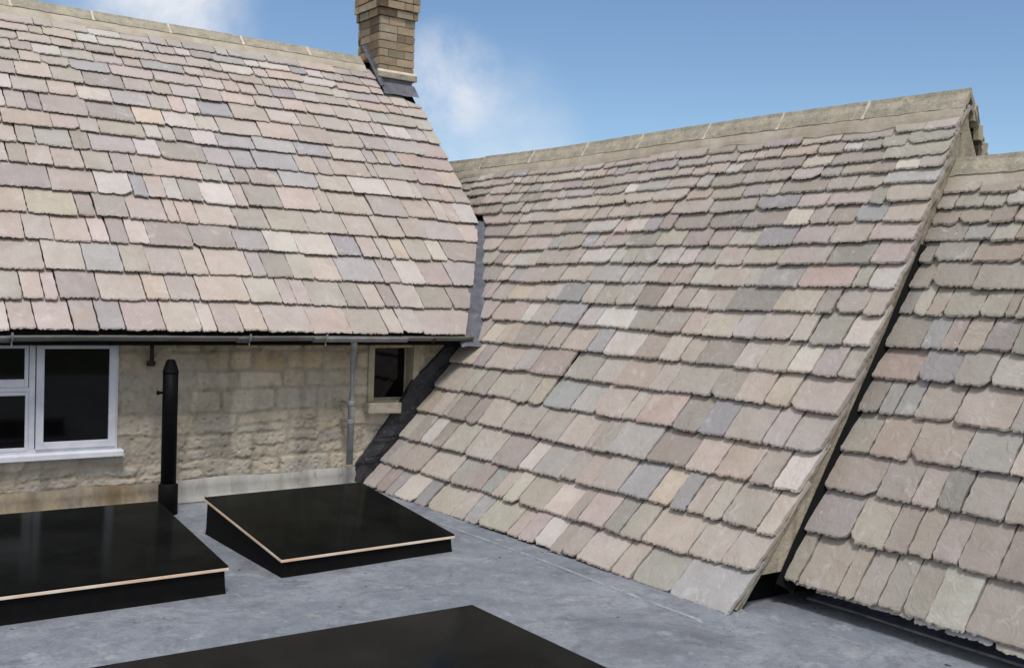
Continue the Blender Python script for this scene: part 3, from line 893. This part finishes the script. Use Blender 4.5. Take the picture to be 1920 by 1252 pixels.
dp.tube([(4.975, 9.64, -0.535), (4.995, 9.675, -0.60), (5.035, 9.76, -0.66), (5.043, 9.78, -0.72), (5.040, 9.78, -1.20), (5.034, 9.78, -1.79)], 0.034, 24)
pipe = P(dp.build('downpipe', M['pipe_grey'], house, smooth=True), house)
for z in (-1.175, -1.36):
    q = Buf(); q.tube([(5.038, 9.78, z-0.022), (5.038, 9.78, z-0.016), (5.038, 9.78, z+0.016), (5.038, 9.78, z+0.022)], [0.035, 0.040, 0.040, 0.035], 24)
    q.box((5.022, 9.815, z-0.010), (5.052, 9.985, z+0.010))
    P(q.build('pipe_collar', M['pipe_grey'], pipe, smooth=False), house)
# rusty iron stub under the gutter
q = Buf(); q.box((3.07, 9.93, -0.75), (3.10, 9.96, -0.55), jit=0.003); q.box((3.06, 9.93, -0.79), (3.115, 10.0, -0.745), jit=0.005)
P(q.build('iron_stub', M['rust'], house, bevel=0.004), house)

# -- big white window: frame, casements with panes, sill
yf0, yf1 = 9.965, 10.04
wf = Buf()
fx0, fx1, fz0, fz1 = 0.36, 2.797, -1.535, -0.565
bars = [(fx0, fx0+0.045, fz0, fz1), (2.752, fx1, fz0, fz1), (fx0+.045, 2.752, fz1-0.04, fz1), (fx0+.045, 2.752, fz0, fz0+0.035), (2.048, 2.098, fz0+0.035, fz1-0.04), (1.19, 1.24, fz0+0.035, fz1-0.04)]
for (a, b_, c, d) in bars: wf.box((a, yf0, c), (b_, yf1, d))
win = P(wf.build('window', M['white'], house, bevel=0.004), house)
def leaf(x0, x1, z0, z1, sw, name='casement', y=9.950, zt=None, zb_=None):
    b = Buf(); zt = zt or sw; zb_ = zb_ or sw
    b.box((x0, y, z0), (x0+sw, y+0.045, z1)); b.box((x1-sw, y, z0), (x1, y+0.045, z1))
    b.box((x0+sw, y, z1-zt), (x1-sw, y+0.045, z1)); b.box((x0+sw, y, z0), (x1-sw, y+0.045, z0+zb_))
    c = P(b.build(name, M['white'], win, bevel=0.003), house)
    g = Buf(); g.box((x0+sw-0.004, y+0.018, z0+zb_-0.004), (x1-sw+0.004, y+0.026, z1-zt+0.004))
    P(g.build('pane', M['glass'], win), house)
leaf(2.106, 2.776, -1.503, -0.580, 0.062, zt=0.050, zb_=0.062)
leaf(1.26, 2.040, -0.960, -0.590, 0.030, zt=0.035, zb_=0.070, y=9.955)
leaf(1.26, 2.046, -1.510, -1.000, 0.026, zt=0.030, zb_=0.030, y=9.960)
leaf(0.41, 1.18, -1.503, -0.580, 0.062, zt=0.050, zb_=0.062)
tb = Buf(); tb.box((1.24, 9.962, -0.998), (2.05, 10.03, -0.962))
P(tb.build('transom', M['white'], win, bevel=0.003), house)
q = Buf(); q.prism([(9.905, -1.592), (10.03, -1.592), (10.03, -1.532), (9.96, -1.534), (9.905, -1.545)], 0, 0.28, 2.842)
P(q.build('window_sill', M['white'], win, bevel=0.004), house)

# -- little window by the downpipe
q = Buf()
x0, x1, z0, z1 = SW
q.box((x0-0.070, 9.968, z0-0.01), (x0-0.002, 10.19, z1+0.03), jit=0.003)
q.box((x1+0.002, 9.968, z0-0.01), (x1+0.075, 10.19, z1+0.03), jit=0.003)
q.box((x0-0.10, 9.972, z1+0.033), (x1+0.10, 10.19, z1+0.10), jit=0.003)
sw = P(q.build('little_window', M['surround'], house, bevel=0.006), house)
q = Buf(); q.box((x0-0.105, 9.875, z0-0.125), (x0+0.285, 10.18, z0-0.012), jit=0.006)
P(q.build('sill_stone', M['sillstone'], sw, bevel=0.014), house)
q = Buf()
for (a, b_, c, d) in ((x0, x0+0.010, z0, z1), (x1-0.014, x1, z0, z1), (x0+.010, x1-.014, z1-0.016, z1), (x0+.010, x1-.014, z0-0.01, z0+0.020)):
    q.box((a, 10.125, c), (b_, 10.16, d))
P(q.build('window_frame', M['surround'], sw, bevel=0.002), house)
q = Buf(); q.box((x0+0.008, 10.14, z0+0.018), (x1-0.010, 10.146, z1-0.014))
P(q.build('pane', M['glass'], sw), house)

# -- flashing at the foot of the wall
def foot_flash(x0, x1, zt, seed):
    b = Buf(); prev = None; n = int((x1-x0)/0.03)
    for k in range(n+1):
        x = x0+(x1-x0)*k/n
        w_ = 0.022*(float(fbm(x*4, 2.0, seed, 4))-.5) + 0.006*float(vnoise(x*40, 1, seed))
        bu = 0.010*float(fbm(x*5, 6.0, seed+1, 3))
        cur = [b.vert(p) for p in ((x, 9.990, zt+w_+0.004), (x, 9.968, zt+w_), (x, 9.962-bu, zt-0.07), (x, 9.955-bu, zt-0.14), (x, 9.930, G+0.030), (x, 9.90, G+0.010), (x, 9.84, G+0.008))]
        if prev:
            for q in range(6): b.face(prev[q], cur[q], cur[q+1], prev[q+1])
        prev = cur
    return b
o = P(foot_flash(-1.0, 3.20, -1.880, 3).build('wall_flashing', M['flash_old'], house, smooth=True), house)
o['label'] = 'brown stained flashing strip along the wall foot'
o = P(foot_flash(3.205, 5.24, -1.865, 8).build('wall_flashing', M['flash_new'], house, smooth=True), house)
o['label'] = 'pale grey flashing strip along the wall foot'
# -- dark lead rising along the joint of wall and wing slates
LT = [(-2.06, 5.13), (-1.82, 5.215), (-1.592, 5.402), (-1.239, 5.676), (-0.988, 5.84), (-0.849, 6.00), (-0.62, 6.249), (-0.50, 6.36), (-0.44, 6.42)]
b = Buf(); prev = None
for k in range(60):
    z = -2.06 + (1.60)*k/59
    xl = interp(LT, z) + 0.014*(float(fbm(z*7, 3, 2, 3))-.5)
    xr = wx(z)+0.06
    y = 9.945
    cur = [b.vert(p) for p in ((xl, 9.99, z+0.004), (xl+0.004, y+0.020*float(vnoise(z*9, 1, 4))-0.010*((k//9) % 2), z), ((xl+xr)/2+0.02*(float(vnoise(z*14, 5, 4))-.5), y-0.030*float(fbm(z*13, 1, 5, 3))-0.010*((k//9) % 2), z), (xr-0.03, y-0.006, z), (xr+0.02, y-0.08, z+0.0))]
    if prev:
        for q in range(4): b.face(prev[q], prev[q+1], cur[q+1], cur[q])
    prev = cur
P(b.build('lead_flashing', M['dark_lead'], house, smooth=False), house)

# ======================================================= SIDE WING
wing = thing('side_wing', 'steep gabled wing of greyish stone slates running from the cottage toward the flat roof corner', 'building', (6.5, 7.0, G))
bpy.context.view_layer.update()
def wing_pt(z, y, off=0.0):
    x = wx(z)
    dx = wx(z+0.02)-wx(z-0.02); t = Vector((dx, 0, 0.04)).normalized()
    n = Vector((-t.z, 0, t.x))
    return Vector((x, y, z)) + n*(und(y, z, 4.0) + off)
RWX, RWZ = 7.73, 1.70
def wing_lim(z, extra=0.0):
    if z < -0.51: return 9.93
    if z < 0.90: return float(np.interp(z, [-0.5, -0.36, 0.083, 0.476, 0.893], [9.83, 9.945, 10.285, 10.55, 10.83]))
    return 12.6
b = Buf()
zs = list(np.linspace(-2.04, -0.52, 16)) + list(np.linspace(-0.47, 0.90, 14)) + list(np.linspace(0.95, 1.62, 8))
prev = None
for z in zs:
    yl = 10.02 if z < -0.5 else (EY+(z-EZ)/TANM+0.0 if z < 0.93 else 12.7)
    row = [b.vert(wing_pt(z, YG+0.03+(yl-YG-0.03)*k/30, -0.10)) for k in range(31)]
    if prev:
        for k in range(30): b.face(prev[k], prev[k+1], row[k+1], row[k])
    prev = row
b.quad((RWX, YG+.03, 1.62), (RWX, 12.7, 1.62), (2*RWX-wx(-2.0), 12.7, -2.04), (2*RWX-wx(-2.0), YG+.03, -2.04))
wroof = P(b.build('roof', M['dark'], wing), wing)
ZW = [-2.030, -1.799, -1.555, -1.291, -1.029, -0.767, -0.519, -0.290, -0.075, 0.130, 0.318, 0.486, 0.645, 0.800, 0.936, 1.060, 1.174, 1.280, 1.380, 1.475]
r2_ = random.Random(77)
wb_ = Buf()
YV = YG-0.036
slate_field(wb_, ZW, lambda t, a: wing_pt(t, -a), Vector((0, -1, 0)), lambda t: -wing_lim(t), lambda t: -YV, r2_, 0.17, 0.50, 0.031, (0.955, 0.908, 0.865))
P(wb_.build('roof_slates', M['slate'], wroof, colors=True, recalc=False), wing)
# far slope, seen edge-on past the gable peak
def wing_far(z, y): 
    p = wing_pt(z, y); return Vector((2*RWX-p.x, p.y, p.z))
wb_ = Buf()
slate_field(wb_, ZW, lambda t, a: wing_far(t, a), Vector((0, 1, 0)), lambda t: YV, lambda t: 12.6, random.Random(5), 0.25, 0.55, 0.026, (0.86, 0.86, 0.84), wig=0.02)
o = P(wb_.build('far_slates', M['slate'], wroof, colors=True, recalc=False), wing)
a60 = math.atan2(RWZ-1.174, RWX-7.449)
ll = Vector((-math.cos(a60), 0, -math.sin(a60))); lr = Vector((math.cos(a60), 0, -math.sin(a60)))
wj = sorted([12.55, 11.52, 10.469, 9.463, 8.559, 7.599, 6.682, 5.763, YV-0.004])
ridge_run(wroof, wing, wj, lambda a: Vector((RWX, a, RWZ-0.062+0.006*math.sin(a*1.1))), Vector((1, 0, 0)), ll, lr, 1, leg=0.150, thick=0.04, bed=0.100, seed=14)
# gable wall under the verge, with a stone undercloak stepping down the slope
b = Buf()
zz = np.linspace(-1.84, 1.40, 24)
poly = [(wx(z)+0.115, z) for z in zz] + [(RWX, 1.60)] + [(2*RWX-wx(z)-0.115, z) for z in zz[::-1]]
b.prism(poly, 1, YG, YG+0.25)
P(b.build('gable_wall', M['gable'], wing), wing)
b = Buf(); ru = random.Random(3)
z = -1.99
while z < 1.50:
    dz = ru.uniform(0.16, 0.34)
    for (z0, z1, o0, o1, yy) in ((z, min(z+dz, 1.55), 0.058, 0.076, YG-0.030+ru.uniform(-.006, .004)), (z+0.05, min(z+dz+0.03, 1.57), 0.082, 0.096, YG-0.020+ru.uniform(-.006, .004)), (z+0.02, min(z+dz+0.02, 1.57), 0.098, 0.120, YG-0.012+ru.uniform(-.005, .004))):
        n = 4; pr = None
        for k in range(n+1):
            zz_ = z0+(z1-z0)*k/n
            A = wing_pt(zz_, YG, -o0); B_ = wing_pt(zz_, YG, -o1)
            jt = ru.uniform(-.002, .002)
            cur = [b.vert((A.x+jt, yy, A.z)), b.vert((B_.x, yy+0.004+jt, B_.z)), b.vert((B_.x, YG+0.01, B_.z)), b.vert((A.x, YG+0.01, A.z))]
            if pr:
                for q in range(4): b.face(pr[q], pr[(q+1) % 4], cur[(q+1) % 4], cur[q])
            else: b.f.append(tuple(cur))
            pr = cur
        b.f.append(tuple(reversed(pr)))
    z += dz
b_ = Buf(); b_.box((5.52, YG+0.14, -5.4), (9.9, YG+0.24, -1.83)); P(b_.build('foot_wall', M['dark'], wing), wing)  # wall coloured near-black to paint in the shade of the recess
P(b.build('verge_undercloak', M['gable'], wroof, bevel=0.002), wing)
# mirrored undercloak on the far verge
b = Buf()
for k in range(9):
    z0 = 0.35+k*0.14
    A = wing_far(z0, YG); 
    b.box((A.x-0.085, YG-0.03+ru.uniform(-.01, .01), z0-0.03), (A.x-0.02, YG+0.01, z0+0.095), jit=0.006)
P(b.build('far_verge_stones', M['surround'], wroof, bevel=0.004), wing)
ao = apron_roof[0].build('lead_apron', M['flat'], wing, smooth=True, recalc=False); P(ao, wing)
ao.data.materials.append(M['rim'])
for p in ao.data.polygons:
    if p.index % 5 in (1, 2): p.material_index = 1
# closing board under the eave
b = Buf(); b.box((5.38, YG+0.02, -2.4), (5.46, 10.0, -2.03)); P(b.build('eave_kerb', M['dark'], wing), wing)

# ======================================================= LOWER EXTENSION (right)
ext = thing('lower_extension', 'lower slated extension butted against the gable of the wing, above a dark lead upstand', 'building', (7.0, 3.0, G))
bpy.context.view_layer.update()
TP = [[-1.866, 5.815], [-1.565, 6.000], [-1.272, 6.180], [-1.017, 6.335], [-0.755, 6.490], [-0.512, 6.635], [-0.292, 6.772], [-0.054, 6.915], [0.149, 7.040], [0.335, 7.150], [0.490, 7.235], [0.627, 7.305], [0.753, 7.365], [0.856, 7.415], [1.17, 7.62]]
TPP = np.polyfit([p[0] for p in TP], [p[1] for p in TP], 3)
def tx(z): return float(np.polyval(TPP, z))
RTX, RTZ = tx(1.17), 1.135
def ext_pt(z, y, off=0.0):
    x = tx(z); dx = tx(z+.02)-tx(z-.02); t = Vector((dx, 0, .04)).normalized()
    n = Vector((-t.z, 0, t.x))
    return Vector((x, y, z)) + n*(und(y, z, 7.5)+off)
YE0, YE1 = 0.6, YG-0.002
b = Buf(); prev = None
for z in np.linspace(-1.88, 1.10, 22):
    row = [b.vert(ext_pt(z, YE0+(YE1-YE0)*k/20, -0.10)) for k in range(21)]
    if prev:
        for k in range(20): b.face(prev[k], prev[k+1], row[k+1], row[k])
    prev = row
b.quad((RTX, YE0, 1.10), (RTX, YE1, 1.10), (2*RTX-tx(-1.9), YE1, -1.88), (2*RTX-tx(-1.9), YE0, -1.88))
troof = P(b.build('roof', M['dark'], ext), ext)
ZT = [-1.880, -1.565, -1.272, -1.010, -0.755, -0.512, -0.285, -0.060, 0.149, 0.335, 0.490, 0.630, 0.757, 0.868, 0.960]
def ext_hi(z):
    return YG-0.028 if z < 0.42 else YG-0.006
b = Buf()
slate_field(b, ZT, lambda t, a: ext_pt(t, -a), Vector((0, -1, 0)), lambda t: -ext_hi(t), lambda t: -YE0, random.Random(31), 0.14, 0.40, 0.032, (0.785, 0.750, 0.705))  # slate colours darkened in place of dimmer light on this slope
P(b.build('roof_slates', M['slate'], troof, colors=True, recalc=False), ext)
b = Buf()
slate_field(b, [-1.895, -1.70], lambda t, a: ext_pt(t, -a, -0.030), Vector((0, -1, 0)), lambda t: -(YG-0.10), lambda t: -YE0, random.Random(32), 0.2, 0.4, 0.018, (0.8, 0.8, 0.8))
P(b.build('eave_undercourse', M['slate'], troof, colors=True, recalc=False), ext)
a3 = math.atan2(1.17-0.868, tx(1.17)-tx(0.868))
ll = Vector((-math.cos(a3), 0, -math.sin(a3))); lr = Vector((math.cos(a3), 0, -math.sin(a3)))
ridge_run(troof, ext, [0.6, 1.5, 2.45, 3.35, 4.20 - 0.35, YG-0.006], lambda a: Vector((RTX, a, RTZ-0.058)), Vector((1, 0, 0)), ll, lr, 1, leg=0.135, thick=0.042, bed=0.125, seed=24)
# dark lead gutter between extension slates and gable
b = Buf(); prev = None
for z in np.linspace(-1.93, 0.46, 40):
    A = ext_pt(z, YG-0.055, -0.052); B_ = ext_pt(z, YG-0.006, 0.012+0.010*float(fbm(z*6, 2, 3, 3)))
    cur = [b.vert(A+Vector((0, -0.05, -0.03))), b.vert(A), b.vert(B_), b.vert(B_+Vector((0, 0.004, -0.05)))]
    if prev:
        for q in range(3): b.face(prev[q], prev[q+1], cur[q+1], cur[q])
    prev = cur
P(b.build('lead_flashing', M['black'], ext), ext)
b = Buf()
b.box((6.22, YE0, G-0.3), (6.34, YG-0.004, -1.66))
b.prism([(YE0, -5.4), (YE0+0.2, -5.4), (YE0+0.2, -1.9), (YE0, -1.9)], 0, 6.3, 9.0)
P(b.build('wall', M['dark'], ext), ext)
b = Buf(); prev = None
for k in range(50):
    y = YE0 + (YG-0.02-YE0)*k/49
    w_ = 0.008*math.sin(y*3.1)+0.006*float(vnoise(y*9, 3, 3))
    cur = [b.vert(p) for p in ((6.045+w_, y, G-0.002), (6.058+w_, y, G+0.014), (6.14+w_*.5, y, G+0.022), (6.195, y, G+0.085), (6.212, y, G+0.20))]
    if prev:
        for q in range(4): b.face(prev[q], prev[q+1], cur[q+1], cur[q])
    prev = cur
o = P(b.build('lead_upstand', M['blue_lead'], ext, smooth=True, recalc=False), ext)
o.data.materials.append(M['rim'])
for p in o.data.polygons:
    if p.index % 4 == 0: p.material_index = 1  # pale row paints in the lit lower edge

# ======================================================= SKYLIGHTS
def skylight(name, label, quad, zf, zb, over=0.022, fan=0):
    """quad: front-left, front-right, back-right, back-left (x, y) of the kerb"""
    cx = sum(p[0] for p in quad)/4; cy = sum(p[1] for p in quad)/4
    t = thing(name, label, 'skylight', (cx, cy, G), 'flat rooflights set in the grey roof')
    bpy.context.view_layer.update()
    q = [Vector((x, y, 0)) for x, y in quad]; zt = [zf, zf, zb, zb]
    def ringpts(k, dz):
        out = []
        c = Vector((cx, cy, 0))
        for i in range(4):
            a, b_, c_ = q[i-1], q[i], q[(i+1) % 4]
            d1 = (b_-a).normalized(); d2 = (b_-c_).normalized()
            p = b_ + d1*k + d2*k
            out.append(Vector((p.x, p.y, zt[i]+dz)))
        return out
    b = Buf()
    lo = [Vector((p.x, p.y, G-0.01)) for p in ringpts(0.012, 0)]; mi = [Vector((p.x, p.y, G+0.03)) for p in ringpts(0.006, 0)]; hi = ringpts(0.0, -0.034)
    rings = [[b.vert(p) for p in rr] for rr in (lo, mi, hi)]
    for k in range(2):
        for i in range(4): b.face(rings[k][i], rings[k][(i+1) % 4], rings[k+1][(i+1) % 4], rings[k+1][i])
    b.f.append(tuple(rings[2]))
    P(b.build('kerb', M['black'], t, bevel=0.004), t)
    b = Buf()
    o1 = ringpts(over, -0.032); o2 = ringpts(over, -0.013); i1 = ringpts(-0.05, -0.032); i2 = ringpts(-0.05, -0.013)
    R_ = [[b.vert(p) for p in rr] for rr in (o1, o2, i2, i1)]
    for k in range(4):
        for i in range(4): b.face(R_[k][i], R_[k][(i+1) % 4], R_[(k+1) % 4][(i+1) % 4], R_[(k+1) % 4][i])
    P(b.build('edge_trim', M['trim'], t, bevel=0.002), t)
    b = Buf()
    o1 = ringpts(over-0.003, -0.0125); o2 = ringpts(over-0.003, 0.0)
    R_ = [[b.vert(p) for p in rr] for rr in (o1, o2)]
    for i in range(4): b.face(R_[0][i], R_[0][(i+1) % 4], R_[1][(i+1) % 4], R_[1][i])
    b.f.append(tuple(reversed(R_[0]))); b.f.append(tuple(R_[1]))
    P(b.build('glass_pane', M['glass_roof'], t, bevel=0.002), t)
    return t
skylight('skylight', 'black glazed rooflight below the downpipe, seen whole with pale left and front rim', [(3.135, 7.06), (4.585, 7.14), (4.570, 8.66), (3.135, 8.575)], -1.918, -1.758)
skylight('skylight', 'black glazed rooflight in front of the white window and beside the black flue', [(0.85, 6.84), (2.640, 6.87), (2.715, 8.56), (0.80, 8.56)], -1.873, -1.755)
skylight('skylight', 'black glazed rooflight nearest the viewer, alone in front of the other two', [(1.20, 3.55), (3.555, 3.60), (3.470, 5.165), (1.20, 5.18)], -1.872, -1.822)

# ======================================================= FLUE PIPE
fl = thing('flue_pipe', 'tall black metal flue pipe standing on the flat roof before the stone wall', 'flue pipe', (3.10, 9.47, G))
bpy.context.view_layer.update()
fxx, fyy = 3.105, 9.47
b = Buf(); b.tube([(fxx, fyy, G), (fxx, fyy, -1.1), (fxx, fyy, -0.80)], 0.066, 28)
tube = P(b.build('pipe', M['black_paint'], fl, smooth=True), fl)
b = Buf(); b.tube([(fxx, fyy, -0.812), (fxx, fyy, -0.80), (fxx, fyy, -0.795), (fxx, fyy, -0.705), (fxx, fyy, -0.695)], [0.070, 0.070, 0.066, 0.034, 0.030], 28)
for k in range(10):
    a = 2*math.pi*k/10
    p0 = (fxx+0.067*math.cos(a), fyy+0.067*math.sin(a), -0.797); p1 = (fxx+0.037*math.cos(a), fyy+0.037*math.sin(a), -0.705)
    b.tube([p0, p1], 0.0035, 6)
P(b.build('cap', M['black_paint'], fl, smooth=False), fl)
b = Buf(); b.tube([(fxx, fyy, G), (fxx, fyy, -1.80), (fxx, fyy, -1.785)], [0.084, 0.084, 0.068], 28)
P(b.build('socket', M['black'], fl, smooth=True), fl)
b = Buf(); b.tube([(fxx-0.060, fyy, -0.985), (fxx-0.105, fyy-0.01, -0.985)], 0.012, 12); b.tube([(fxx-0.103, fyy-0.01, -0.985), (fxx-0.118, fyy-0.012, -0.985)], 0.019, 12)
P(b.build('clamp_bolt', M['black_paint'], fl, smooth=False), fl)
